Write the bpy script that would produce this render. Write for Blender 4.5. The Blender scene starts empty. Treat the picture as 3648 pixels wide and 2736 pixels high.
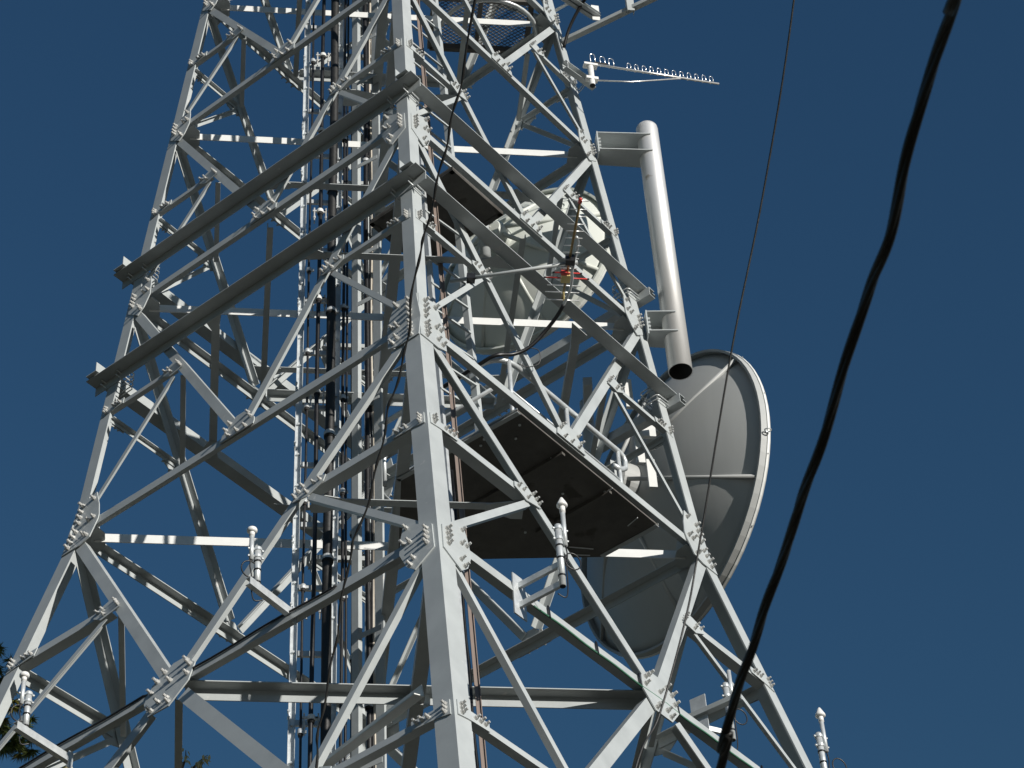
import bpy, bmesh, math, random
from mathutils import Vector, Matrix
random.seed(7)
V = Vector
SC = bpy.context.scene
COL = SC.collection

# ------------------------------------------------------------------ camera
U = 3.2                    # metres: half diagonal of the tower at its knee
K = 17.3                   # height of the knee of the legs above the ground
CAM = V((-0.4837163 * U, -5.7581967 * U, -4.8951662 * U + K))
YAW, PITCH, ROLL, FPX = 0.15434108, 0.76740109, 0.07066365, 8525.449
def cam_axes():
    f = V((math.sin(YAW) * math.cos(PITCH), math.cos(YAW) * math.cos(PITCH), math.sin(PITCH)))
    r = V((math.cos(YAW), -math.sin(YAW), 0)); d = f.cross(r)
    c, s = math.cos(ROLL), math.sin(ROLL)
    return c * r + s * d, -s * r + c * d, f
RX, DY, FW = cam_axes()
cd = bpy.data.cameras.new('camera'); cam = bpy.data.objects.new('camera', cd); COL.objects.link(cam)
cam.matrix_world = Matrix(((RX.x, -DY.x, -FW.x, CAM.x), (RX.y, -DY.y, -FW.y, CAM.y), (RX.z, -DY.z, -FW.z, CAM.z), (0, 0, 0, 1)))
cd.sensor_width = 36; cd.lens = 36 * FPX / 3648; cd.clip_start = 0.1; cd.clip_end = 4000
cd.dof.use_dof = True; cd.dof.focus_distance = 23.5; cd.dof.aperture_fstop = 11
SC.camera = cam

# ------------------------------------------------------------------ light
SUN_EL, SUN_AZ = math.radians(17), math.radians(-55)     # azimuth measured from +x towards +y
sd = V((math.cos(SUN_EL) * math.cos(SUN_AZ), math.cos(SUN_EL) * math.sin(SUN_AZ), math.sin(SUN_EL)))
w = bpy.data.worlds.new('World'); SC.world = w; w.use_nodes = True
nt = w.node_tree; bg = nt.nodes['Background']
sky = nt.nodes.new('ShaderNodeTexSky'); sky.sky_type = 'NISHITA'; sky.sun_disc = False
sky.sun_elevation = SUN_EL; sky.sun_rotation = math.pi / 2 - SUN_AZ
sky.altitude = 0; sky.air_density = 2.2; sky.dust_density = 0.0; sky.ozone_density = 10
nt.links.new(sky.outputs[0], bg.inputs[0]); bg.inputs[1].default_value = 0.06
ld = bpy.data.lights.new('sun', 'SUN'); ld.energy = 5.0; ld.angle = math.radians(0.5); ld.color = (1, 0.95, 0.88)
sun = bpy.data.objects.new('sun', ld); COL.objects.link(sun)
sun.rotation_euler = sd.to_track_quat('Z', 'Y').to_euler(); sun.location = (0, 0, 60)
vs = SC.view_settings; vs.view_transform = 'Standard'; vs.look = 'None'; vs.exposure = 0; vs.gamma = 1
SC.render.resolution_x, SC.render.resolution_y = 1024, 768

# ------------------------------------------------------------------ materials
def mat(name, col, rough=0.5, metal=0.0, var=0.12, scale=3.0, spots=None, bump=0.0, spot_scale=9.0, streak=False):
    m = bpy.data.materials.new(name); m.use_nodes = True
    n = m.node_tree; b = n.nodes['Principled BSDF']
    b.inputs['Specular IOR Level'].default_value = 0.5; b.inputs['Roughness'].default_value = rough; b.inputs['Metallic'].default_value = metal
    tc = n.nodes.new('ShaderNodeTexCoord')
    mp = n.nodes.new('ShaderNodeMapping'); n.links.new(tc.outputs['Object'], mp.inputs[0])
    if streak: mp.inputs['Scale'].default_value = (1, 1, 0.12)
    nz = n.nodes.new('ShaderNodeTexNoise'); nz.inputs['Scale'].default_value = scale; nz.inputs['Detail'].default_value = 8
    nz.inputs['Roughness'].default_value = 0.65
    n.links.new(mp.outputs[0], nz.inputs['Vector'])
    cr = n.nodes.new('ShaderNodeValToRGB'); n.links.new(nz.outputs['Fac'], cr.inputs[0])
    cr.color_ramp.elements[0].position = 0.3; cr.color_ramp.elements[1].position = 0.7
    cr.color_ramp.elements[0].color = [c * (1 - var) for c in col] + [1]
    cr.color_ramp.elements[1].color = [min(1, c * (1 + var)) for c in col] + [1]
    out = cr.outputs[0]
    if spots:
        sp = n.nodes.new('ShaderNodeTexNoise'); sp.inputs['Scale'].default_value = spot_scale; sp.inputs['Detail'].default_value = 4
        n.links.new(tc.outputs['Object'], sp.inputs['Vector'])
        r2 = n.nodes.new('ShaderNodeValToRGB'); n.links.new(sp.outputs['Fac'], r2.inputs[0])
        r2.color_ramp.elements[0].position = spots[1]; r2.color_ramp.elements[1].position = spots[1] + 0.06
        mx = n.nodes.new('ShaderNodeMixRGB'); n.links.new(r2.outputs[0], mx.inputs[0]); n.links.new(out, mx.inputs[1])
        mx.inputs[2].default_value = list(spots[0]) + [1]; out = mx.outputs[0]
    n.links.new(out, b.inputs['Base Color'])
    rr = n.nodes.new('ShaderNodeMapRange'); n.links.new(nz.outputs['Fac'], rr.inputs[0])
    rr.inputs[3].default_value = max(0.05, rough - 0.12); rr.inputs[4].default_value = min(1, rough + 0.12)
    n.links.new(rr.outputs[0], b.inputs['Roughness'])
    if bump:
        bp = n.nodes.new('ShaderNodeBump'); bp.inputs['Strength'].default_value = bump; bp.inputs['Distance'].default_value = 0.01
        n.links.new(nz.outputs['Fac'], bp.inputs['Height']); n.links.new(bp.outputs[0], b.inputs['Normal'])
    return m
PAINT = mat('grey_paint', (0.435, 0.465, 0.468), 0.40, 0, 0.10, 2.2, spots=((0.58, 0.585, 0.57), 0.70), bump=0.06, spot_scale=7)
PAINT2 = mat('grey_paint_second_coat', (0.41, 0.438, 0.44), 0.43, 0, 0.11, 3.1, spots=((0.53, 0.53, 0.51), 0.69), bump=0.06, spot_scale=9)
ZINC = mat('galvanised_steel', (0.60, 0.63, 0.64), 0.38, 0.35, 0.14, 14, bump=0.05)
BOLTM = mat('bolt_zinc', (0.55, 0.55, 0.53), 0.4, 0.2, 0.1, 30)
TUBE = mat('bright_zinc_tube', (0.72, 0.72, 0.71), 0.46, 0.5, 0.10, 4, spots=((0.42, 0.38, 0.32), 0.69), spot_scale=5, streak=True)
ALU = mat('aluminium', (0.8, 0.8, 0.78), 0.3, 0.6, 0.06, 20)
CHROME = mat('bright_rod', (0.9, 0.9, 0.9), 0.22, 0.85, 0.03, 20)
BLACK = mat('black_sheath', (0.012, 0.012, 0.013), 0.38, 0, 0.25, 12, bump=0.1)
BLACK2 = mat('black_weathered_sheath', (0.018, 0.018, 0.017), 0.5, 0, 0.3, 20, bump=0.3)
BEIGE = mat('beige_sheath', (0.55, 0.50, 0.42), 0.5, 0, 0.1, 12)
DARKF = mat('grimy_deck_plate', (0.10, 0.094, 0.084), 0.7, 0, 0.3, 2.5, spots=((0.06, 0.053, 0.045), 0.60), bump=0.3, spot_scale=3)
DISH = mat('dish_grey', (0.40, 0.412, 0.405), 0.5, 0, 0.07, 1.6, spots=((0.46, 0.46, 0.45), 0.70), spot_scale=6, streak=True)
DISHW = mat('dish_pale', (0.66, 0.69, 0.64), 0.45, 0, 0.05, 1.5, streak=True)
WHITE = mat('white_plastic', (0.82, 0.82, 0.80), 0.35, 0, 0.02, 8)
PAINTW = mat('sunlit_and_pale_paint', (0.75, 0.76, 0.74), 0.4, 0, 0.05, 6)  # sunlight put into the colour of struts and mount plates; plain pale elsewhere
BROWN = mat('safety_rail_brown', (0.27, 0.215, 0.185), 0.45, 0.2, 0.12, 6, streak=True)
GOLD = mat('boom_brass', (0.28, 0.20, 0.09), 0.35, 0.5, 0.15, 20)
RED = mat('red_plastic', (0.62, 0.06, 0.05), 0.4, 0, 0.06, 12)
YEL = mat('yellow_plastic', (0.72, 0.58, 0.25), 0.45, 0, 0.06, 12)
GREEN = mat('green_wire', (0.05, 0.16, 0.10), 0.5, 0, 0.1, 20)
MARK = mat('faded_stencil', (0.50, 0.53, 0.50), 0.6, 0, 0.1, 20)
RADIO = mat('hollow_shade_and_black', (0.02, 0.02, 0.02), 0.8, 0, 0.1, 5)  # shade inside open tube ends put into the colour; also plain black parts
CONC = mat('concrete', (0.32, 0.31, 0.29), 0.85, 0, 0.2, 4, bump=0.3)
GROUND = mat('grass_and_gravel', (0.034, 0.027, 0.018), 0.9, 0, 0.4, 0.6, spots=((0.022, 0.026, 0.011), 0.5), spot_scale=0.25)
BARK = mat('bark', (0.11, 0.085, 0.065), 0.9, 0, 0.3, 6, bump=0.6)
TWIG = mat('twig', (0.13, 0.10, 0.075), 0.8, 0, 0.2, 12)
def leafmat(name, a, b2):
    m = mat(name, a, 0.5, 0, 0.3, 3.0, spots=(b2, 0.52), spot_scale=2.5)
    b = m.node_tree.nodes['Principled BSDF']
    b.inputs['Transmission Weight'].default_value = 0.0
    return m
NEEDLE = leafmat('cedar_needles', (0.10, 0.13, 0.03), (0.24, 0.21, 0.045))
LEAF = leafmat('autumn_leaves', (0.36, 0.36, 0.16), (0.55, 0.50, 0.27))

# ------------------------------------------------------------------ helpers
def wl(o):
    p = V((0, 0, 0))
    while o: p = p + o.location; o = o.parent
    return p
def obj(name, bm, m, parent=None, smooth=False):
    if parent:
        bmesh.ops.translate(bm, verts=bm.verts, vec=-wl(parent))
    bmesh.ops.recalc_face_normals(bm, faces=bm.faces)
    me = bpy.data.meshes.new(name); bm.to_mesh(me); bm.free()
    me.materials.append(m)
    if smooth:
        for p in me.polygons: p.use_smooth = True
    o = bpy.data.objects.new(name, me); COL.objects.link(o); o.parent = parent
    return o
def tag(o, label=None, cat=None, group=None, kind=None):
    if label: o['label'] = label
    if cat: o['category'] = cat
    if group: o['group'] = group
    if kind: o['kind'] = kind
    return o
def thing(name, loc, label, cat, group=None):
    o = bpy.data.objects.new(name, None); COL.objects.link(o); o.location = loc; o.empty_display_size = 0.2
    return tag(o, label, cat, group)
def prism(bm, P, Q):
    """closed prism between two equal polygons"""
    a = [bm.verts.new(p) for p in P]; b = [bm.verts.new(q) for q in Q]; n = len(a)
    bm.faces.new(a[::-1]); bm.faces.new(b)
    for i in range(n): bm.faces.new((a[i], a[(i + 1) % n], b[(i + 1) % n], b[i]))
def perp(u, d): u = u - d * u.dot(d); return u.normalized()
def angle(bm, A, B, u, v, w1, w2, t):
    """steel angle, heel on the line A-B, one flange along u (w1), the other along v (w2)"""
    d = (B - A).normalized(); u = perp(u, d); v = perp(v - u * v.dot(u), d)
    sec = [(0, 0), (w1, 0), (w1, t), (t, t), (t, w2), (0, w2)]
    prism(bm, [A + u * x + v * y for x, y in sec], [B + u * x + v * y for x, y in sec])
def channel(bm, A, B, u, v, h, b, t):
    d = (B - A).normalized(); u = perp(u, d); v = perp(v - u * v.dot(u), d)
    sec = [(0, 0), (h, 0), (h, b), (h - t, b), (h - t, t), (t, t), (t, b), (0, b)]
    prism(bm, [A + u * x + v * y for x, y in sec], [B + u * x + v * y for x, y in sec])
def bar(bm, A, B, u, w_, h):
    d = (B - A).normalized(); u = perp(u, d); v = d.cross(u)
    sec = [(-w_ / 2, -h / 2), (w_ / 2, -h / 2), (w_ / 2, h / 2), (-w_ / 2, h / 2)]
    prism(bm, [A + u * x + v * y for x, y in sec], [B + u * x + v * y for x, y in sec])
def box(bm, c, sx, sy, sz, ax=V((1, 0, 0))):
    ay = V((0, 0, 1)).cross(ax).normalized()
    bar(bm, c - V((0, 0, sz / 2)), c + V((0, 0, sz / 2)), ax, sx, sy)
def frame_of(d):
    h = V((0, 0, 1)) if abs(d.z) < 0.9 else V((1, 0, 0))
    u = h.cross(d).normalized(); return u, d.cross(u)
def tube(bm, pts, r, seg=10, cap=True, closed=False):
    pts = [V(p) for p in pts]; n = len(pts); rings = []
    u = None
    for i, p in enumerate(pts):
        if closed: d = (pts[(i + 1) % n] - pts[i - 1]).normalized()
        else: d = ((pts[i + 1] if i < n - 1 else p) - (pts[i - 1] if i else p)).normalized()
        if u is None: u, v = frame_of(d)
        else: u = perp(u, d); v = d.cross(u)
        rr = r[i] if isinstance(r, (list, tuple)) else r
        rings.append([bm.verts.new(p + (u * math.cos(2 * math.pi * k / seg) + v * math.sin(2 * math.pi * k / seg)) * rr) for k in range(seg)])
    for i in range(n if closed else n - 1):
        a, b = rings[i], rings[(i + 1) % n]
        for k in range(seg): bm.faces.new((a[k], a[(k + 1) % seg], b[(k + 1) % seg], b[k]))
    if cap and not closed: bm.faces.new(rings[0][::-1]); bm.faces.new(rings[-1])
def lathe(bm, c, axis, prof, seg=48, t=None):
    """closed profile [(radius, distance along axis)] turned about axis through c"""
    axis = axis.normalized(); u, v = frame_of(axis) if t is None else (t, axis.cross(t))
    rings = []
    for r, x in prof:
        if r < 1e-6: rings.append([bm.verts.new(c + axis * x)])
        else: rings.append([bm.verts.new(c + axis * x + (u * math.cos(2 * math.pi * k / seg) + v * math.sin(2 * math.pi * k / seg)) * r) for k in range(seg)])
    for i in range(len(rings) - 1):
        a, b = rings[i], rings[i + 1]
        for k in range(seg):
            k2 = (k + 1) % seg
            if len(a) == 1 and len(b) == 1: continue
            if len(a) == 1: bm.faces.new((a[0], b[k], b[k2]))
            elif len(b) == 1: bm.faces.new((a[k], a[k2], b[0]))
            else: bm.faces.new((a[k], a[k2], b[k2], b[k]))
def smooth_path(pts, k=6):
    P = [V(p) for p in pts]; out = []
    for i in range(len(P) - 1):
        p0 = P[max(i - 1, 0)]; p1 = P[i]; p2 = P[i + 1]; p3 = P[min(i + 2, len(P) - 1)]
        for j in range(k):
            t = j / k
            out.append(0.5 * ((2 * p1) + (p2 - p0) * t + (2 * p0 - 5 * p1 + 4 * p2 - p3) * t * t + (3 * p1 - p0 - 3 * p2 + p3) * t ** 3))
    out.append(P[-1]); return out
def one(name, m, parent, fn, smooth=False):
    bm = bmesh.new(); fn(bm); return obj(name, bm, m, parent, smooth)

# ------------------------------------------------------------------ ground
bm = bmesh.new(); bmesh.ops.create_grid(bm, x_segments=20, y_segments=20, size=1500)
tag(obj('ground', bm, GROUND), kind='structure')

# ------------------------------------------------------------------ tower frame
S2 = math.sqrt(0.5)
DIR = {'F': V((0, -1, 0)), 'L': V((-1, 0, 0)), 'R': V((1, 0, 0)), 'B': V((0, 1, 0))}
FACES = {'FL': ('L', 'F'), 'FR': ('F', 'R'), 'RB': ('R', 'B'), 'BL': ('B', 'L')}
def rad(z): return U + (0.2837144 * (K - z) if z < K else -0.1087582 * (z - K))
def corner(l, z): return DIR[l] * rad(z) + V((0, 0, z))
def fdir(f): a, b = FACES[f]; return (DIR[b] - DIR[a]).normalized()
def fnorm(f, z):
    a, b = FACES[f]; nh = (DIR[a] + DIR[b]).normalized()
    k = -0.2837144 * S2 if z < K else -0.1087582 * S2
    return (nh - V((0, 0, 1)) * k).normalized()
def flen(z): return rad(z) * math.sqrt(2)
def surf(f, s, z, off=0.0): return corner(FACES[f][0], z) + fdir(f) * s + fnorm(f, z) * off
def mid(f, z): return (flen(z) / 2, z)

tower = thing('lattice_tower', V((0, 0, 0)), 'grey painted steel lattice tower of bolted angles standing against the blue sky', 'tower')
BOLTS = []          # (point, normal, plate object, scale)
def add_bolts(f, pts, plate, sc=1.0, off=0.0125):
    for s, z in pts: BOLTS.append((surf(f, s, z, off), fnorm(f, z), plate, sc))
def clip(poly, z0, above):
    out = []
    for i in range(len(poly)):
        a, b = poly[i], poly[(i + 1) % len(poly)]
        ia, ib = (a[1] >= z0) == above, (b[1] >= z0) == above
        if ia: out.append(a)
        if ia != ib:
            t = (z0 - a[1]) / (b[1] - a[1]); out.append((a[0] + (b[0] - a[0]) * t, z0))
    return out
def plate(f, poly, name='gusset_plate', off=0.0006, t=0.012, bolts=(), sc=1.0, m=None):
    bm = bmesh.new()
    zs = [p[1] for p in poly]
    parts = [clip(poly, K, True), clip(poly, K - 1e-6, False)] if min(zs) < K < max(zs) else [poly]
    for pp, zz in zip(parts, (K + .1, K - .1) if len(parts) == 2 else (sum(zs) / len(zs),)):
        if len(pp) < 3: continue
        n = fnorm(f, zz); a, b = FACES[f]
        base = [corner(a, z) + fdir(f) * s for s, z in pp]
        prism(bm, [p + n * off for p in base], [p + n * (off + t) for p in base])
    o = obj(name, bm, m or PAINT, tower)
    add_bolts(f, bolts, o, sc, off + t)
    return o
def memb(f, P1, P2, w, wi, edge, name, off=-0.004, t=0.010, m=None):
    z = (P1[1] + P2[1]) / 2; n = fnorm(f, z)
    A, B = surf(f, *P1, off), surf(f, *P2, off); d = (B - A).normalized()
    u = n.cross(d).normalized()
    if edge in ('up', 'down'):
        if (u.z > 0) != (edge == 'up'): u = -u
    else:
        if (u.dot(fdir(f)) > 0) != (edge == '+'): u = -u
    bm = bmesh.new(); angle(bm, A + u * w / 2, B + u * w / 2, -u, -n, w, wi, t)
    return obj(name, bm, m or PAINT, tower)
def lerp(p, q, t): return (p[0] + (q[0] - p[0]) * t, p[1] + (q[1] - p[1]) * t)

Z = [0.35, 5.0, 9.62, 13.934, 17.3, 20.605, 23.529, 26.055, 28.25, 30.2]
KN = 4                                    # index of the knee level
VFACE = {'FL': 'up', 'FR': 'up', 'RB': 'up', 'BL': 'up'}   # edge that carries the inward flange of a diagonal
def seen(z): return z > 11.0
# legs: lower piece below the knee, slimmer upper piece above
for l in 'FLRB':
    nb = {'F': 'LR', 'L': 'BF', 'R': 'FB', 'B': 'RL'}[l]
    d1, d2 = [(DIR[q] - DIR[l]).normalized() for q in nb]
    bm = bmesh.new()
    for (za, zb, w_, t) in ((0.2, K - 0.05, 0.186, 0.018), (K - 0.05, Z[-1] + .2, 0.145, 0.015)):
        sec = [(0, 0), (w_, 0), (w_, t), (t, t), (t, w_), (0, w_)]
        prism(bm, [corner(l, za) + d1 * x + d2 * y for x, y in sec], [corner(l, zb) + d1 * x + d2 * y for x, y in sec])
    o = obj('leg', bm, PAINT, tower)
    bm = bmesh.new(); c = corner(l, 0.15); prism(bm, [V((c.x + x * .7, c.y + y * .7, -0.3)) for x, y in ((-1, -1), (1, -1), (1, 1), (-1, 1))], [V((c.x + x * .5, c.y + y * .5, 0.4)) for x, y in ((-1, -1), (1, -1), (1, 1), (-1, 1))])
    obj('footing', bm, CONC, tower)

def node_plate(f, side, zi):
    """gusset where horizontals and diagonals meet a leg"""
    z = Z[zi]; L = flen
    g = (lambda x, zz: x) if side == 0 else (lambda x, zz: L(zz) - x)
    if zi == KN:
        pr = [(0.004, .37), (.15, .39), (.25, .42), (.33, .22), (.37, .06), (.37, -.24), (.25, -.29), (0.004, -.29)]
        bo = [(.085, .32), (.085, .24), (.085, .165), (.085, .09), (.085, -.03), (.085, -.10), (.085, -.17), (.085, -.24), (.235, .05), (.30, .06), (.25, -.15), (.31, -.19), (.235, .34)]
        sc = 1.12
    else:
        k = .92 if zi < KN else (0.80 if zi == 5 else 0.74)
        pr = [(.05, .12), (.045, -.22), (.27, -.39), (.36, -.29), (.43, -.07), (.40, .16), (.36, .33), (.16, .20)]
        bo = [(.11, .09), (.11, .02), (.11, -.05), (.115, -.12), (.30, .03), (.37, .045), (.27, -.23), (.31, -.30), (.33, .255)]
        pr = [(x * k, zz * k) for x, zz in pr]; bo = [(x * k, zz * k) for x, zz in bo]; sc = 1.0
    poly = [(g(x, z + zz), z + zz) for x, zz in pr]
    plate(f, poly, 'gusset_plate', bolts=[(g(x, z + zz), z + zz) for x, zz in bo], sc=sc)
def mid_plate(f, zi):
    s, z = mid(f, Z[zi]); below = zi < KN      # members also leave downwards below the knee
    if zi <= 3:
        pr = [(-.07, .24), (.07, .24), (.25, .09), (.26, -.10), (.12, -.30), (-.12, -.30), (-.26, -.10), (-.25, .09)]
        bo = [(-.13, .17), (-.19, .10), (.13, .17), (.19, .10), (0, .02), (.21, -.01), (-.21, -.01), (.10, -.25), (.06, -.19), (-.10, -.25), (-.05, -.18)]
    else:
        pr = [(-.05, .22), (.05, .22), (.21, .055), (.22, -.04), (-.22, -.04), (-.21, .055)]
        bo = [(-.12, .16), (-.16, .09), (.12, .16), (.16, .09), (0, -.005), (.11, -.01), (-.11, -.01)]
    k = 1.0 if zi <= 4 else 0.85
    plate(f, [(s + x * k, z + zz * k) for x, zz in pr], 'joint_plate', off=.0008, bolts=[(s + x * k, z + zz * k) for x, zz in bo], sc=1.1 if zi <= 3 else 0.95)

for f in FACES:
    a, b = FACES[f]; front = f in ('FL', 'FR'); inner = 'down' if front else 'up'; ed = VFACE[f]
    for i, z in enumerate(Z):
        if i == 0: continue
        w_ = {3: .118, 4: .098, 5: .09}.get(i, .085 if i > 5 else .13)
        m_in = .17 if i <= 4 else .13
        memb(f, (m_in, z), (flen(z) - m_in, z), w_, w_ * (1.08 if front else 1.0), 'up', 'horizontal_beam', -.0045, m=PAINT2 if i % 2 else PAINT)
        if seen(z) and z < 29:
            node_plate(f, 0, i); node_plate(f, 1, i); mid_plate(f, i)
    for i in range(len(Z) - 1):
        z0, z1 = Z[i], Z[i + 1]
        if i == 0: continue
        v_up = i >= 3                                   # V: from mid of lower horizontal up to the legs; below: inverted V
        L0, L1 = (0.0, z0), (0.0, z1); R0, R1 = (flen(z0), z0), (flen(z1), z1)
        M = mid(f, z0) if v_up else mid(f, z1)
        wd = {1: .15, 2: .13, 3: .12, 4: .10, 5: .093}.get(i, .086)
        wr = .070 if i <= 3 else .056
        for side, far, near in ((0, L1 if v_up else L0, L0 if v_up else L1), (1, R1 if v_up else R0, R0 if v_up else R1)):
            q = 0.07
            memb(f, lerp(M, far, .05), lerp(M, far, 1 - q), wd, wd * .8, ed, 'diagonal_brace', -.009, m=PAINT if side else PAINT2)
            if z0 < 8: continue
            D = lerp(M, far, .5); zm = D[1]
            lm = (0.0, zm) if side == 0 else (flen(zm), zm)
            wide = wr * (1.5 if i == 3 else 1.0)
            memb(f, lerp(D, lm, .06), lerp(D, lm, .90), wide, wide * .95, inner, 'secondary_brace', -.006, t=.008)
            memb(f, lerp(D, near, .07), lerp(D, near, .86), wr, wr * .8, 'down' if (f == 'FL' and side == 1) or (f == 'FR' and side == 0) else 'up', 'secondary_brace', -.008, t=.008)
            # long narrow plates at the diagonal and at the leg
            sg = 1 if side == 0 else -1               # +s points away from this leg when side == 0
            dv = V((far[0] - M[0], far[1] - M[1])).normalized()
            k = .88 if i >= 4 else 1.1
            hx = -sg                                   # towards the leg
            pp = [(D[0] - dv.x * -.11 * k, D[1] + dv.y * .11 * k), (D[0] + hx * .10 * k + dv.x * .06, D[1] + .09 * k), (D[0] + hx * .27 * k, D[1] + .035 * k), (D[0] + hx * .27 * k, D[1] - .035 * k), (D[0] + hx * .13 * k, D[1] - .12 * k), (D[0] - dv.x * .10 * k, D[1] - dv.y * .10 * k)]
            bb = [(D[0] + dv.x * .055 * k, D[1] + dv.y * .055 * k), (D[0] - dv.x * .05 * k, D[1] - dv.y * .05 * k), (D[0], D[1]), (D[0] + hx * .16 * k, D[1] + .005), (D[0] + hx * .225 * k, D[1] + .005), (D[0] + hx * .115 * k, D[1] - .07 * k)]
            plate(f, pp, 'brace_plate', off=.0004, t=.010, bolts=bb, sc=.9)
            g = (lambda x, zz: x) if side == 0 else (lambda x, zz: flen(zz) - x)
            k = .9 if i >= 4 else 1.08
            pp = [(g(.03, zm + .075 * k), zm + .075 * k), (g(.13, zm + .045 * k), zm + .045 * k), (g(.36 * k, zm + .045 * k), zm + .045 * k), (g(.36 * k, zm - .04 * k), zm - .04 * k), (g(.14, zm - .055 * k), zm - .055 * k), (g(.03, zm - .075 * k), zm - .075 * k)]
            plate(f, pp, 'strip_plate', off=.0004, t=.010, bolts=[(g(x, zm + y), zm + y) for x, y in ((.07, .045 * k), (.07, .005), (.075, -.035 * k), (.21 * k, 0), (.26 * k, 0), (.31 * k, 0))], sc=.9)

# struts across the tower and plan bracing
def strut(A, B, u, v, w1, w2, name, t=.010, m=None):
    bm = bmesh.new(); angle(bm, A, B, u, v, w1, w2, t); return obj(name, bm, m or PAINT2, tower)
UP = V((0, 0, 1))
def inset(P, Q, d): e = (Q - P).normalized() * d; return P + e, Q - e
for i, z in enumerate(Z):
    if not seen(z): continue
    A, B = inset(corner('L', z), corner('R', z), .22); A.z = B.z = z + .03
    strut(A, B, -UP, V((0, 1, 0)), .105, .075, 'cross_strut', m=PAINTW)  # grey steel coloured white for the sun on its front face
    A, B = inset(corner('F', z), corner('B', z), .22); A.z = B.z = z - .10
    strut(A + V((-.06, 0, 0)), B + V((-.06, 0, 0)), V((1, 0, 0)), UP, .12, .10, 'cross_strut')
    ms = {f: surf(f, *mid(f, z), -.10) for f in FACES}
    w_ = .12 if i <= 4 else .10
    for f1, f2, h in (('FL', 'FR', V((0, -1, 0))), ('BL', 'RB', V((0, -1, 0))), ('FL', 'BL', V((1, 0, 0))), ('FR', 'RB', V((-1, 0, 0)))):
        A, B = inset(ms[f1], ms[f2], .05)
        A = A + UP * .02; B = B + UP * .02
        if i in (4, 6, 8) or (i == 5 and f1 == 'FL' and f2 == 'FR'): continue
        if h.y: strut(A, B, -UP, h, w_, w_ * 1.05, 'tie_beam')
        else: strut(A + h * -.03 - UP * .09, B + h * -.03 - UP * .09, h, UP, .065, .075, 'tie_beam')
    # horizontal corner plates under the leg nodes
    for l in 'FLRB':
        c = corner(l, z - .055); dn = -DIR[l]; sd_ = UP.cross(dn)
        P = [c + dn * .12 + sd_ * .08, c + dn * .26 + sd_ * .20, c + dn * .34 + sd_ * .10, c + dn * .34 - sd_ * .10, c + dn * .26 - sd_ * .20, c + dn * .12 - sd_ * .08]
        bm = bmesh.new(); prism(bm, P, [p + UP * .012 for p in P]); obj('plan_plate', bm, PAINT2, tower)
for i in range(2, len(Z) - 1):
    z0, z1 = Z[i], Z[i + 1]; v_up = i >= 3
    for l, f1, s1, f2, s2 in (('F', 'FL', 1, 'FR', 0), ('L', 'FL', 0, 'BL', 1), ('R', 'FR', 1, 'RB', 0), ('B', 'RB', 1, 'BL', 0)):
        pt = []
        for f, s in ((f1, s1), (f2, s2)):
            zz0, zz1 = (z0, z1) if v_up else (z1, z0)
            M = mid(f, zz0); far = (0.0, zz1) if s == 0 else (flen(zz1), zz1)
            D = lerp(M, far, .5); pt.append(surf(f, D[0], D[1], -.09))
        A, B = inset(pt[0], pt[1], .04)
        out = DIR[l]
        A = A - UP * .055; B = B - UP * .055
        if l == 'F' and i in (4, 6): continue
        strut(A, B, out, UP, .085 if l == 'F' else .055, .06, 'tie_bar', t=.008)
        if l != 'F': continue
        # gusset leaves of the tie
        for P, Q in ((A, B), (B, A)):
            e = (Q - P).normalized()
            pg = [P - out * .10, P + out * .12, P + e * .12 + out * .13, P + e * .34 + out * .085, P + e * .34, P + e * .1 - out * .10]
            bm = bmesh.new(); prism(bm, [p - UP * .002 for p in pg], [p - UP * .011 for p in pg]); obj('tie_plate', bm, PAINT2, tower)

nn = V((.82, -.57, 0))
one('hip_brace', PAINTW, tower, lambda bm: angle(bm, V((-.17, -4.40, 12.12)), V((-1.15, -3.0, 12.12)), nn * -.5 + UP * .85, nn * -.85 - UP * .5, .10, .10, .009))  # sunlit look of this angle painted in with the white colour
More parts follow.
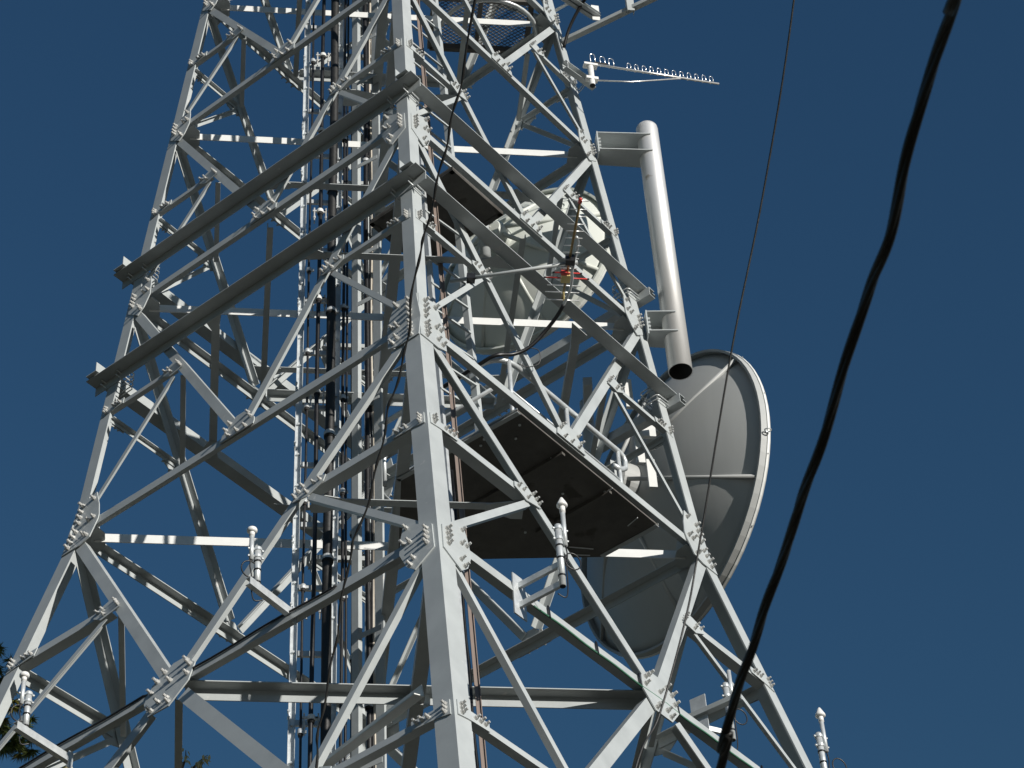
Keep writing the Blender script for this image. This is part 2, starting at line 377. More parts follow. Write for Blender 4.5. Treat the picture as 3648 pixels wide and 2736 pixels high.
# ring angles clamped round the tower
UB = []
for z in (21.11, 19.455):
    for f in FACES:
        L = flen(z); ex = .20
        n = fnorm(f, z); nh = V((n.x, n.y, 0)).normalized()
        up = f in ('FR', 'BL')
        zz = z + (.012 if up else 0)
        A = surf(f, -ex, zz, .014); B = surf(f, L + ex, zz, .014); A.z = B.z = zz
        bm = bmesh.new()
        if f == 'RB': channel(bm, A, B, -UP, nh, .12, .10, .009)
        else: angle(bm, A, B, UP if up else -UP, nh, .12 if not up else .125, .15, .009)
        ring = obj('ring_beam', bm, PAINT2, tower)
        zc = zz + (.065 if up else -.065)
        for s0 in (0, 1):
            for dz in (-.03, .03):
                g = (lambda x: x) if s0 == 0 else (lambda x: L - x)
                zq = zc + dz
                pts = [surf(f, g(.185), zq, .085), surf(f, g(.185), zq, -.15), surf(f, g(.165), zq, -.175), surf(f, g(-.02), zq, -.175), surf(f, g(-.04), zq, -.15), surf(f, g(-.04), zq, .085)]
                bm = bmesh.new(); tube(bm, pts, .008, 6); obj('u_bolt', bm, ZINC, tower, True)
    # ties of the ring
    if z > 20:
        prs = [('FL', .5, 'FR', .5), ('BL', .5, 'RB', .5)]
    else:
        prs = [('FL', .65, 'FR', .35), ('FL', .37, 'BL', .63), ('FR', .63, 'RB', .37), ('RB', .63, 'BL', .37)]
    for ip, (f1, t1, f2, t2) in enumerate(prs):
        P, Q = surf(f1, flen(z) * t1, z, .02), surf(f2, flen(z) * t2, z, .02)
        P.z = Q.z = z - .012 - .016 * ip
        A, B = inset(P, Q, .0); e = (B - A).normalized(); h = e.cross(UP)
        if h.y < -.5: h = h
        if h.dot(V((0, -1, 0)) if abs(h.y) > .5 else V((1, 0, 0))) < 0: h = -h
        bm = bmesh.new(); angle(bm, A + e * .2 - h * .035, B - e * .2 - h * .035, h, UP, .085, .075, .008); obj('ring_tie', bm, PAINT2, tower)
        for P, f, e2 in ((A, f1, e), (B, f2, -e)):
            fd = fdir(f); fd = fd if fd.dot(e2) > 0 else -fd
            hh = h if h.dot(fd) > 0 else -h
            pg = [P - fd * .10, P + fd * .16, P + e2 * .26 + hh * .04, P + e2 * .26 - hh * .04]
            bm = bmesh.new(); prism(bm, [p - UP * .004 for p in pg], [p - UP * .013 for p in pg]); obj('ring_plate', bm, PAINT2, tower)

# work platform on the knee level
pf = thing('work_platform', V((1.2, -.9, 17.2)), 'grimy steel platform deck with tube handrail inside the tower, its dark underside in view', 'platform')
poly = [V((-.06, -1.12, 0)), V((1.02, -2.13, 0)), V((2.62, -.53, 0)), V((2.12, -.03, 0)), V((0.0, .12, 0))]
def deck(bm): prism(bm, [p + UP * 17.19 for p in poly], [p + UP * 17.21 for p in poly])
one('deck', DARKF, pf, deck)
for i in (0, 2, 4):
    def rim_fn(bm, i=i):
        a, b = poly[i] + UP * 17.18, poly[(i + 1) % len(poly)] + UP * 17.18
        inn = (V((1.1, -.9, 17.18)) - (a + b) / 2).normalized()
        angle(bm, a, b, UP, inn, .05, .05, .006)
    one('edge_frame', PAINT2, pf, rim_fn)
def joists(bm):
    e = V((S2, -S2, 0)); e2 = V((S2, S2, 0))
    for t in (.33, .66):
        p = poly[1].lerp(poly[2], t) + UP * 17.175; bar(bm, p - e * .03, p - e * (1.28 if t < .5 else .95), UP, .05, .05)
    p = poly[0].lerp(poly[1], .5) + UP * 17.174; bar(bm, p + e2 * .03, p + e2 * 1.6, UP, .05, .045)
one('joist', DARKF, pf, joists)
def rivets(bm):
    for k in range(9):
        a, b = random.random(), random.random()
        p = poly[1].lerp(poly[2], a) + V((-S2, S2, 0)) * (b * 1.1) + UP * 17.185
        tube(bm, [p, p - UP * .012], .014, 6)
    for (x, y, dx, dy) in ((1.95, -.95, .12, -.16), (1.75, -.2, .25, .02), (2.3, -.55, .08, -.13), (1.82, -.08, .16, .0)):
        p = V((x, y, 17.165)); tube(bm, [p, p + V((dx, dy, 0))], .006, 6)
one('deck_bolts', ZINC, pf, rivets)
def hrail(bm):
    c = V((.90, -2.06, 0)); e = V((S2, -S2, 0)); e2 = V((S2, S2, 0))
    a = c - e * 1.55; pts = [a, c - e * .28]
    for k in range(1, 8):
        t = k / 8; pts.append((c - e * .28) * (1 - t) ** 2 + c * 2 * t * (1 - t) + (c + e2 * .28) * t * t)
    endp = c + e2 * 1.92
    pts += [c + e2 * .28, endp]
    top = [p + UP * 18.03 for p in pts]
    loop = [endp + e2 * .07 + UP * 18.01, endp + e2 * .10 + UP * 17.96, endp + e2 * .09 + UP * 17.86, endp + e2 * .0 + UP * 17.78, endp - e2 * .12 + UP * 17.76]
    tube(bm, top + loop, .029, 10)
    tube(bm, [a + UP * 17.62, c - e * .12 + UP * 17.62], .02, 8)
    tube(bm, [c + e2 * .12 + UP * 17.62, endp + UP * 17.62], .015, 8)
one('handrail', ZINC, pf, hrail, True)
for p in (V((.90, -2.06, 0)) - V((S2, -S2, 0)) * 1.5, V((.90, -2.06, 0)) + V((S2, S2, 0)) * .14, V((.90, -2.06, 0)) + V((S2, S2, 0)) * 1.05, V((.90, -2.06, 0)) + V((S2, S2, 0)) * 1.9):
    one('rail_post', ZINC, pf, lambda bm, p=p: tube(bm, [p + UP * 17.2, p + UP * 18.02], .022, 10), True)

pf2 = thing('upper_platform', V((.6, -1.5, 20.65)), 'small dark platform deck under the pale dish, higher up inside the tower', 'platform')
poly2 = [V((-.30, -1.30, 0)), V((.52, -2.12, 0)), V((1.12, -1.52, 0)), V((.30, -.70, 0))]
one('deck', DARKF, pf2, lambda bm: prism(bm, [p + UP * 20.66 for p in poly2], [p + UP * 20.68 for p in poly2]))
def rim2(bm):
    for i in range(4):
        a, b = poly2[i] + UP * 20.65, poly2[(i + 1) % 4] + UP * 20.65
        angle(bm, a, b, UP, (V((.4, -1.4, 20.65)) - (a + b) / 2).normalized(), .06, .05, .006)
one('edge_frame', DARKF, pf2, rim2)

pf3 = thing('mesh_platform', V((1.2, .3, 26.4)), 'expanded metal walkway grating at the top edge of the photo between the legs', 'platform')
def grating(bm):
    c0 = V((.66, -.10, 26.42)); ax, ay = V((1.25, 0, 0)), V((0, .8, 0)); n = 16
    for k in range(-n, n + 1):
        for sg in (1, -1):
            pts = []
            for t in (0, 1):
                x = k / n + sg * t * .9 if sg > 0 else k / n + 1 - (1 - t) * 0 - t * .9
                pts.append((x, t))
            (x0, t0), (x1, t1) = pts
            # clip to 0..1 in x
            def cl(x0, t0, x1, t1):
                out = []
                for q in (0.0, 1.0):
                    pass
                ts = [0, 1]
                dx = x1 - x0
                lo, hi = 0.0, 1.0
                if abs(dx) > 1e-6:
                    a, b = (0 - x0) / dx, (1 - x0) / dx
                    lo, hi = max(lo, min(a, b)), min(hi, max(a, b))
                return lo, hi
            lo, hi = cl(x0, t0, x1, t1)
            if hi - lo < .02: continue
            A = c0 + ax * (x0 + (x1 - x0) * lo) + ay * lo; B = c0 + ax * (x0 + (x1 - x0) * hi) + ay * hi
            bar(bm, A, B, UP, .012, .005)
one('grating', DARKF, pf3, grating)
def gframe(bm):
    c0 = V((.66, -.10, 26.36)); P = [c0, c0 + V((1.25, 0, 0)), c0 + V((1.25, .8, 0)), c0 + V((0, .8, 0))]
    for i in range(4): bar(bm, P[i], P[(i + 1) % 4], UP, .10, .06)
    bar(bm, c0 + V((.6, 0, 0)), c0 + V((.6, .8, 0)), UP, .08, .05)
one('edge_frame', DARKF, pf3, gframe)
def hoop(bm):
    c = V((1.35, .15, 25.95)); tube(bm, [c + V((math.cos(a) * .62, math.sin(a) * .55 , 0)) for a in [math.radians(q) for q in range(-170, 20, 10)]], .028, 8)
one('ring_rail', ZINC, pf3, hoop, True)

# ------------------------------------------------------------------ bolts
def bolt_verts():
    vs_, fs = [], []
    for r, x0, x1, n, ph in ((.0215, 0, .004, 10, 0), (.0185, .004, .022, 6, .3), (.0115, .022, .050, 8, 0)):
        b = len(vs_)
        for x in (x0, x1):
            for k in range(n):
                a = 2 * math.pi * k / n + ph; vs_.append((r * math.cos(a), r * math.sin(a), x))
        for k in range(n): fs.append((b + k, b + (k + 1) % n, b + n + (k + 1) % n, b + n + k))
        fs.append(tuple(b + n + k for k in range(n)))
    return vs_, fs
BV, BF = bolt_verts()
bme = bpy.data.meshes.new('bolt'); bme.from_pydata(BV, [], BF); bme.materials.append(BOLTM)
def pix(p):
    q = p - CAM; d = q.dot(FW); return 1824 + FPX * q.dot(RX) / d, 1368 + FPX * q.dot(DY) / d, d
cand = []
for i, (p, n, pl, sc) in enumerate(BOLTS):
    x, y, d = pix(p)
    if 0 < x < 3648 and 0 < y < 2736 and n.dot(CAM - p) > 0: cand.append((d / sc, i))
cand.sort(); top = {i for _, i in cand[:98]}
vv, ff = [], []
for i, (p, n, pl, sc) in enumerate(BOLTS):
    q = n.to_track_quat('Z', 'Y') @ Matrix.Rotation(random.random() * 6, 3, 'Z').to_quaternion()
    k = sc * random.uniform(.98, 1.12)
    if i in top:
        o = bpy.data.objects.new('bolt', bme); COL.objects.link(o); o.parent = pl
        o.location = p - wl(pl); o.rotation_mode = 'QUATERNION'; o.rotation_quaternion = q; o.scale = (k, k, k * random.uniform(.9, 1.15))
    else:
        b = len(vv); R = q.to_matrix()
        vv += [tuple(p + R @ (V(v) * k)) for v in BV]; ff += [tuple(b + j for j in f_) for f_ in BF]
me = bpy.data.meshes.new('bolt'); me.from_pydata(vv, [], ff); me.materials.append(BOLTM)
o = bpy.data.objects.new('bolt', me); COL.objects.link(o); o.parent = tower; o['kind'] = 'stuff'

# ------------------------------------------------------------------ cable ladder with its cables
def along(a, b, z): t = (z - a.z) / (b.z - a.z); return a.lerp(b, t)
LR0, LR1 = V((-1.02, -.45, 14.24)), V((-.955, -.45, 25.67))
RR0, RR1 = V((-.65, -.45, 14.25)), V((-.55, -.45, 25.71))
ZB, ZT = 3.0, 29.5
cl_ = thing('cable_ladder', V((-.9, -.45, ZB)), 'galvanised vertical cable ladder with slotted rungs, carrying the thick black feeders', 'cable ladder')
def ext(a, b, z): return along(a, b, z)
for a, b, sg in ((LR0, LR1, 1), (RR0, RR1, 1)):
    def rail(bm, a=a, b=b):
        channel(bm, ext(a, b, ZB) + V((-.03, .02, 0)), ext(a, b, ZT) + V((-.03, .02, 0)), V((1, 0, 0)), V((0, -1, 0)), .068, .05, .005)
    def rb(bm, a=a, b=b):
        z = 12.2
        while z < 27:
            p = ext(a, b, z) + V((.004, .015, 0)); tube(bm, [p, p - V((0, .022, 0))], .014, 8)
            if int(z * 10) % 3 == 0:
                for dz in (.07, .14): q = p + V((-.03, 0, dz)); tube(bm, [q, q - V((0, .05, 0))], .012, 6)
            z += .42
    one('rail', ZINC, cl_, lambda bm, a=a, b=b, rail=rail, rb=rb: (rail(bm), rb(bm)))
z = 12.35; kk = 0
while z < 27:
    a, b = ext(LR0, LR1, z), ext(RR0, RR1, z)
    def rung(bm, a=a, b=b):
        bar(bm, a + V((.03, .02, 0)), b + V((-.01, .02, 0)), UP, .06, .03)
    one('rung', ZINC, cl_, rung)
    z += .80
def cable(name, a, b, r, m, label, cat='cable', group=None, clampz=(), y=-.0, wob=.004, clampm=None, tick=None):
    o = thing(name, ext(a, b, ZB) + V((0, y, 0)), label, cat, group)
    pts = []; z = ZB
    ph = random.random() * 6
    while z < ZT:
        pts.append(ext(a, b, z) + V((math.sin(z * 1.3 + ph) * wob, y + math.cos(z * .9 + ph) * wob, 0))); z += .25
    one('sheath', m, o, lambda bm: tube(bm, pts, r, 12), True)
    for cz in clampz:
        p = ext(a, b, cz) + V((0, y, 0))
        def cf(bm, p=p):
            rc = r + (.013 if r > .04 else .018); lathe(bm, p, UP, [(r * 1.02, -.032), (rc * .97, -.03), (rc, .0), (rc * .88, .022), (r * 1.02, .030)], 16)
            box(bm, p + V((rc + .008, 0, -.004)), .03, .02, .03)
        one('clamp', clampm or ZINC, o, cf, False)
        one('clamp_seal', RADIO, o, lambda bm, p=p: lathe(bm, p, UP, [(r * 1.01, -.062), (r + .009, -.058), (r + .011, -.032), (r * 1.01, -.032)], 14), True)
    return o
rr_ = [12.6 + .8 * k for k in range(18)]
cable('feeder_cable', V((-.71, -.53, 14.36)), V((-.62, -.53, 25.7)), .048, BLACK2, 'thickest black corrugated feeder cable on the cable ladder, silver clamps along it', clampz=[13.05, 15.0, 16.65, 18.3, 20.1, 22.05, 23.85])
cable('feeder_cable', V((-.84, -.52, 14.36)), V((-.76, -.52, 25.69)), .022, BLACK, 'medium black cable held in pale paired clamps, left of the thickest feeder', clampz=[13.4, 14.75, 16.1, 17.5, 18.9, 20.3, 21.7, 23.1, 24.5], clampm=PAINTW)
cable('feeder_cable', V((-.935, -.51, 14.35)), V((-.88, -.51, 25.68)), .0125, BLACK, 'thinnest black cable beside the left rail of the cable ladder, dome clamps', clampz=[13.1, 14.6, 16.3, 17.4, 18.7, 19.5, 20.75, 22.1, 23.0, 24.4])
cable('feeder_cable', V((-.565, -.50, 14.36)), V((-.495, -.50, 25.72)), .016, BLACK, 'slim black pair cable just right of the thickest feeder', clampz=[13.5, 14.75, 16.2, 17.55, 18.85, 20.2, 21.6, 23.0])
cable('feeder_cable', V((-.528, -.50, 14.36)), V((-.462, -.50, 25.72)), .013, BLACK, 'slimmest black cable running beside the slim pair, next to the rack')
# clamps of the medium cable have side ears with drop rods
def ears(bm):
    for cz in (13.4, 14.75, 16.1, 17.5, 18.9, 20.3, 21.7, 23.1, 24.5):
        p = ext(V((-.84, -.52, 14.36)), V((-.76, -.52, 25.69)), cz)
        for sx in (-.065, .065):
            box(bm, p + V((sx * .8, .0, .0)), .06, .02, .022); tube(bm, [p + V((sx, 0, .05)), p + V((sx, 0, -.20))], .009, 6); tube(bm, [p + V((sx, 0, -.09)), p + V((sx, 0, -.12))], .016, 6)
eo = one('hanger_ears', BOLTM, cl_, ears)

# inner rack next to the back leg
C1a, C1b = V((-.295, 1.2, 15.9)), V((-.235, 1.2, 27.9))
C2a, C2b = V((-.05, 1.0, 15.74)), V((.02, 1.0, 27.7))
rk = thing('cable_rack', V((-.2, 1.1, ZB)), 'two painted angle posts with slanting cross bars, bundled with black and beige cables', 'cable rack')
E1 = V((S2, -S2, 0)); E2 = V((S2, S2, 0))
for a, b, w1, w2 in ((C1a, C1b, .095, .06), (C2a, C2b, .11, .03)):
    def rail(bm, a=a, b=b, w1=w1, w2=w2): angle(bm, ext(a, b, ZB), ext(a, b, ZT), -E1, E2, w1, w2, .006)
    one('post', PAINT2, rk, rail)
z = 12.0
while z < 28.5:
    a, b = ext(C1a, C1b, z) + V((-.02, -.16, 0)), ext(C2a, C2b, z) + V((-.02, -.16, 0)) - E1 * .02
    one('cross_bar', PAINT2, rk, lambda bm, a=a, b=b: bar(bm, a, b, UP, .065, .008))
    z += .82
for nm, m, dx, r, lab in (('rack_cable', BLACK, -.085, .013, 'black cable along the left edge of the painted rack, tied at intervals'), ('rack_cable', BLACK, .085, .030, 'thick black cable bundled between the two painted posts'), ('rack_cable', BLACK, .128, .012, 'thinner black cable squeezed between the thick black and the beige ones'),
                          ('rack_cable', BEIGE, .150, .011, 'left beige cable between the painted rack posts'), ('rack_cable', BEIGE, .182, .012, 'right beige cable between the painted rack posts')):
    a = V((C1a.x + dx + .03, 1.36, 16.1)); b = V((C1b.x + dx + .03, 1.36, 28.1))
    cable(nm, a, b, r, m, lab, wob=.012 if m is BEIGE else .006, clampz=[12.9, 14.6, 16.3, 18.0, 19.7, 21.4, 23.1, 24.8] if m is BLACK and r > .02 else [13.5, 15.2, 16.9, 18.6, 20.3, 22.0, 23.7] if dx < 0 else ())
# wall of dark cables behind
def dark(bm):
    for dx, r in ((.02, .014), (.075, .02), (.21, .016)):
        pts = [V((ext(C1a, C1b, z).x + dx + .004 * math.sin(z * 2 + dx * 50), 1.17, z)) for z in [ZB + k * .5 for k in range(53)]]
        tube(bm, pts, r, 8)

# climbing ladder along the front right face
L0, L1 = V((.70, -1.83, 17.3)), V((.55, -1.13, 24.8))
M0_, M1_ = V((.30, -2.15, 17.3)), V((.16, -1.48, 24.8))
ld_ = thing('climbing_ladder', V((.5, -2, 17.2)), 'painted climbing ladder with slanting rungs and a brown safety rail, right of the front leg', 'ladder')
def exl(a, b, z): return along(a, b, z)
one('rail', PAINT, ld_, lambda bm: angle(bm, exl(L0, L1, 17.2), exl(L0, L1, 29), -E1, E2, .07, .055, .006))
one('rail', ZINC, ld_, lambda bm: angle(bm, exl(M0_, M1_, 13.0), exl(M0_, M1_, 29), -E1, E2, .05, .04, .006))
z = 17.45
while z < 28.5:
    one('rung', PAINT, ld_, lambda bm, z=z: bar(bm, exl(M0_, M1_, z), exl(L0, L1, z), UP, .022, .022)); z += .40
Bq0, Bq1 = V((.48, -2.43, 13.43)), V((.31, -1.46, 23.97))
def saf(bm): channel(bm, exl(Bq0, Bq1, 12.5) - V((.03, 0, 0)), exl(Bq0, Bq1, 29) - V((.03, 0, 0)), V((1, 0, 0)), V((0, -1, 0)), .048, .022, .007)
one('safety_rail', BROWN, ld_, saf)
hz = thing('hose', V((.36, -2.5, 13)), 'black hose tied along the inner side of the front leg below the platform', 'hose')
one('sheath', BLACK, hz, lambda bm: tube(bm, [exl(Bq0, Bq1, 12.5 + .3 * k) + V((-.06 + .006 * math.sin(k * 1.7), .02, 0)) for k in range(14)], .014, 8), True)

# ------------------------------------------------------------------ dishes
def dish(name, c, az, r, D, lip, m, label, seg=72, nst=8, ph=0.0, sr=.025, mast=None):
    a = V((math.sin(az), math.cos(az), 0)); back = -a; t = V((math.cos(az), -math.sin(az), 0)); 
    o = thing(name, c + back * (D + .3), label, 'dish antenna')
    prof = [(0, D)] + [(r * k / 16, D * (1 - (k / 16) ** 2)) for k in range(1, 17)] + [(r, -.02)] + [(r * k / 16, D * (1 - (k / 16) ** 2) - .02) for k in range(15, 0, -1)] + [(0, D - .02)]
    refl = one('reflector', m, o, lambda bm: lathe(bm, c, back, prof, seg, t), True)
    one('rim', m, o, lambda bm: lathe(bm, c, back, [(r + .001, -.05), (r + .03, -.05), (r + .03, lip), (r + .001, lip), (r + .001, -.05)], seg, t), False)
    one('rim_band', PAINTW, o, lambda bm: lathe(bm, c, back, [(r + .031, -.03), (r + .042, -.03), (r + .042, -.005), (r + .031, -.005), (r + .031, -.03)], seg, t), False)
    hub = D + .16; hr = r * .14
    for k in range(nst):
        q = ph + 2 * math.pi * k / nst; e = t * math.cos(q) + UP * math.sin(q)
        one('stay_tube', m, o, lambda bm, e=e: tube(bm, [c + back * hub + e * r * .12, c + back * (lip * .7) + e * (r - .005)], sr, 10), True)
    one('hub', m, o, lambda bm: lathe(bm, c, back, [(0, D - .03), (hr, D - .06), (hr, hub + .04), (hr * .8, hub + .08), (0, hub + .08)], 32, t))
    def eyes(bm):
        for q in (100, -12, 190):
            e = t * math.cos(math.radians(q)) + UP * math.sin(math.radians(q)); p = c + e * (r + .075) + back * .02
            tube(bm, [p + (e * math.cos(x) + back * math.sin(x)) * .035 for x in [2 * math.pi * j / 10 for j in range(10)]], .008, 6, closed=True)
        for j in range(14):
            q = 2 * math.pi * j / 14 + .1; e = t * math.cos(q) + UP * math.sin(q); p = c + e * (r + .04) - back * .02; tube(bm, [p, p + e * .014], .007, 6)
    one('eye_bolts', ZINC, o, eyes)
    return o, a, t
cbig = V((3.33, 1.72, 19.51)); rbig = 1.80
db, ab, tb = dish('dish_antenna', cbig, math.radians(65), rbig, .60, .075, DISH, 'large grey dish antenna seen from behind, bolted outside the right leg', ph=math.radians(-29), nst=6, sr=.026)
bb_ = cbig - ab * .95
def mount(bm):
    m0 = bb_ - ab * .12
    tube(bm, [V((m0.x, m0.y, 18.75)), V((m0.x, m0.y, 20.6))], .075, 14)
one('mast_pipe', PAINT, db, mount, True)
def brk(bm):
    m0 = bb_ - ab * .12
    box(bm, bb_ + ab * .18, .3, .3, .3, ab)
one('hub_box', PAINT2, db, brk)
for z in (18.95, 20.3):
    def armf(bm, z=z):
        m0 = bb_ - ab * .12; p = V((m0.x, m0.y, z)); face_pt = surf('RB', .85, z, .0)
        bar(bm, p, V((face_pt.x, face_pt.y, z)), UP, .12, .10)
    one('mount_arm', PAINT2, db, armf)
if True:
    for (x, y, z, sx, sz) in ((2.70, .50, 20.02, .085, .42), (2.84, .50, 19.45, .22, .16), (2.74, .45, 19.18, .09, .5), (2.84, .45, 18.78, .09, .40)):
        one('mount_plate', PAINTW, db, lambda bm, x=x, y=y, z=z, sx=sx, sz=sz: bar(bm, V((x, y, z - sz / 2)), V((x, y, z + sz / 2)), V((1, 0, 0)), sx, .05))  # white colour stands for sun falling on these plates

c2 = V((1.89, 1.9, 23.48)); r2 = 1.235
d2, a2, t2 = dish('dish_antenna', c2, math.radians(38.3), r2, .60, .07, DISHW, 'smaller pale dish antenna with faded round stencil marks, mounted behind the tower', ph=math.radians(12), sr=.028)
m2 = c2 - a2 * .98
def mount2(bm):
    tube(bm, [V((m2.x, m2.y, 22.85)), V((m2.x, m2.y, 24.1))], .065, 14)
one('mast_pipe', PAINT2, d2, mount2, True)
for z in (23.0, 23.9):
    def armf(bm, z=z):
        q = surf('RB', flen(z) * .55, z, 0); bar(bm, V((m2.x, m2.y, z)), V((q.x, q.y, z)), UP, .10, .09)
    one('mount_arm', PAINT2, d2, armf)
def marks(bm):
    for q, rr in ((3, .70), (14, .70), (25, .70)):
        ang = math.radians(q + 6); e = t2 * math.cos(ang) + UP * math.sin(ang); ro = r2 * rr
        p = c2 + e * ro - a2 * (.60 * (1 - rr * rr) + .004)
        nrm = (-a2 + e * (2 * .60 * rr / r2)).normalized(); tt = perp(t2, nrm); uu = nrm.cross(tt)
        tube(bm, [p + tt * math.cos(x) * .05 + uu * math.sin(x) * .075 for x in [2 * math.pi * j / 20 for j in range(20)]], .010, 6, closed=True)
one('stencil_mark', MARK, d2, marks)

# ------------------------------------------------------------------ big vertical tube on brackets
cx, cy = 3.20, 0.0
tb_ = thing('steel_tube', V((cx, cy, 19.9)), 'wide bright zinc steel tube hanging upright outside the right leg, open at the bottom', 'steel tube')
one('barrel', TUBE, tb_, lambda bm: lathe(bm, V((cx, cy, 0)), UP, [(.128, 19.91), (.134, 19.91), (.134, 24.02), (.130, 24.055), (.118, 24.075), (0, 24.075), (0, 24.06), (.11, 24.06), (.128, 24.01), (.128, 19.91)], 40), True)
one('bore_shade', RADIO, tb_, lambda bm: lathe(bm, V((cx, cy, 0)), UP, [(.1275, 19.915), (.127, 19.93), (0, 20.29)], 40), True)  # dark cone filling the barrel, shade of the hollow painted in
for zt, x0 in ((23.80, 2.56), (20.72, 2.88)):
    br = thing('tube_bracket', V((x0, 0, zt - .2)), 'welded stub bracket holding the wide steel tube at its %s end' % ('upper' if zt > 22 else 'lower'), 'bracket')
    def arm(bm, zt=zt, x0=x0):
        for dz in (0, -.30):
            P = [V((x0 + .0, -.13, 0)), V((x0, .13, 0)), V((cx - .02, .142, 0)), V((cx - .07, .118, 0)), V((cx - .126, .055, 0)), V((cx - .137, 0, 0)), V((cx - .126, -.055, 0)), V((cx - .07, -.118, 0)), V((cx, -.137, 0)), V((cx, -.15, 0)), V((cx - .1, -.145, 0))]
            prism(bm, [p + UP * (zt + dz) for p in P], [p + UP * (zt + dz - .012) for p in P])
        bar(bm, V((x0, .115, zt - .157)), V((cx - .075, .115, zt - .157)), UP, .284, .012)
    one('web', PAINT, br, arm)
    def fl(bm, zt=zt, x0=x0):
        p = V((x0 - .01, 0, zt - .16)); bar(bm, p - UP * .20, p + UP * .17, V((0, 1, 0)), .26, .014)
        for dz in (-.12, -.06, .0, .06):
            for y in (-.10, -.06): q = p + V((0.007, y, dz)); tube(bm, [q, q + V((.03, 0, 0))], .017, 6)
    one('flange', PAINT, br, fl)

# ------------------------------------------------------------------ loop yagi on the right leg
yg = thing('loop_antenna', V((2.44, -.42, 24.75)), 'slender aluminium antenna boom with a row of shiny upright loops, pointing right', 'antenna')
Y0, Y1 = V((2.44, -.42, 24.75)), V((4.14, -.20, 24.75)); yd = (Y1 - Y0).normalized(); yt = UP.cross(yd)
one('boom', ALU, yg, lambda bm: tube(bm, [Y0, Y1], .0145, 10), True)
pos = [.10, .225, .335] + [.56 + .0965 * k for k in range(12)]
for k, x in enumerate(pos):
    h = (.20, .175, .165)[k] if k < 3 else .125; w_ = .030 if k < 3 else .022
    p = Y0 + yd * (x + .0)
    pts = [p - UP * .03 - yt * 0 + yd * -w_, p + UP * (h - .04) - yd * w_]
    for j in range(7):
        a = math.pi * j / 6; pts.append(p + UP * (h - .03 + math.sin(a) * .03) - yd * math.cos(a) * w_ + yt * .0)
    pts += [p + UP * (h - .04) + yd * w_, p + UP * .012 + yd * w_]
    one('loop', CHROME, yg, lambda bm, pts=pts: tube(bm, pts, .0062, 8), True)
one('strut', ALU, yg, lambda bm: tube(bm, [V((2.56, -.42, 24.42)), V((3.0, -.36, 24.50)), Y0 + yd * 1.22 - UP * .012], .009, 8), True)
one('feed_box', RADIO, yg, lambda bm: box(bm, Y0 + yd * .20 + UP * .025, .16, .03, .025, yd))
def ymast(bm):
    p = V((2.50, -.41, 24.33)); tube(bm, [p, p + UP * .38], .036, 14)
    box(bm, V((2.50, -.41, 24.45)), .15, .07, .045, yd); box(bm, V((2.50, -.41, 24.71)), .17, .08, .035, yd)
one('stub_mast', WHITE, yg, ymast)
one('stub_mast_opening_shade', RADIO, yg, lambda bm: tube(bm, [V((2.50, -.41, 24.329)), V((2.50, -.41, 24.323))], .034, 14))  # dark disc on the solid end paints the shade inside the pipe
ya = thing('antenna_bracket', V((2.38, -.2, 24.6)), 'short channel clamped across the right leg, carrying the loop antenna', 'bracket')
one('arm', PAINT, ya, lambda bm: channel(bm, V((2.15, -.42, 24.72)), V((2.55, -.12, 24.72)), -UP, V((.6, -.8, 0)), .13, .07, .008))
def yub(bm):
    for dz in (-.04, -.09):
        tube(bm, [V((2.20, -.50, 24.72 + dz)), V((2.26, -.24, 24.72 + dz)), V((2.40, -.05, 24.72 + dz)), V((2.50, -.24, 24.72 + dz))], .008, 6)
one('u_bolt', ZINC, ya, yub, True)

# ------------------------------------------------------------------ rod yagi in front of the right face
ry = thing('rod_antenna', V((1.55, -2.7, 18.65)), 'small brass boom antenna with red tip, short cross rods and a red and yellow feed', 'antenna')
one('boom', GOLD, ry, lambda bm: tube(bm, [V((1.55, -3.52, 18.65)), V((1.535, -2.22, 18.65))], .013, 8), True)
one('end_cap', RED, ry, lambda bm: lathe(bm, V((1.55, -3.53, 18.65)), V((0, -1, 0)), [(0, -.03), (.02, -.03), (.02, .012), (.012, .026), (0, .028)], 12), True)
for y in (-3.51, -3.40, -3.31, -3.21, -3.12, -3.03, -2.93, -2.84, -2.76, -2.69, -2.63):
    hw = .085
    one('rod', ALU, ry, lambda bm, y=y, hw=hw: tube(bm, [V((1.55 - hw, y, 18.665)), V((1.55 + hw, y, 18.665))], .0055, 6), True)
for y, hw in ((-2.59, .125), (-2.52, .205)):
    rd = one('dipole', RED, ry, lambda bm, y=y, hw=hw: tube(bm, [V((1.54 - hw, y, 18.64)), V((1.54 + hw, y, 18.64))], .0075, 8), True)
    one('dipole_tip', BLACK, rd, lambda bm, y=y, hw=hw: [tube(bm, [V((1.54 + s * hw, y, 18.64)), V((1.54 + s * (hw + .02), y, 18.64))], .009, 8) for s in (-1, 1)])
for y, z, hw in ((-2.40, 18.66, .165), (-2.28, 18.69, .17), (-2.26, 18.60, .17)):
    one('rod', ALU, ry, lambda bm, y=y, z=z, hw=hw: tube(bm, [V((1.53 - hw, y, z)), V((1.53 + hw, y, z))], .0065, 6), True)
one('feed_housing', YEL, ry, lambda bm: box(bm, V((1.54, -2.53, 18.64)), .11, .10, .06))
one('feed_cover', RED, ry, lambda bm: box(bm, V((1.505, -2.60, 18.63)), .06, .03, .05))
one('rear_bracket', YEL, ry, lambda bm: tube(bm, [V((1.53, -2.35, 18.62)), V((1.54, -2.28, 18.57)), V((1.55, -2.24, 18.62))], .009, 6))
one('clamp', BLACK, ry, lambda bm: box(bm, V((1.545, -2.765, 18.64)), .09, .07, .09))
one('arm', PAINT2, ry, lambda bm: tube(bm, [V((.40, -2.43, 18.62)), V((1.62, -2.76, 18.62))], .019, 10), True)
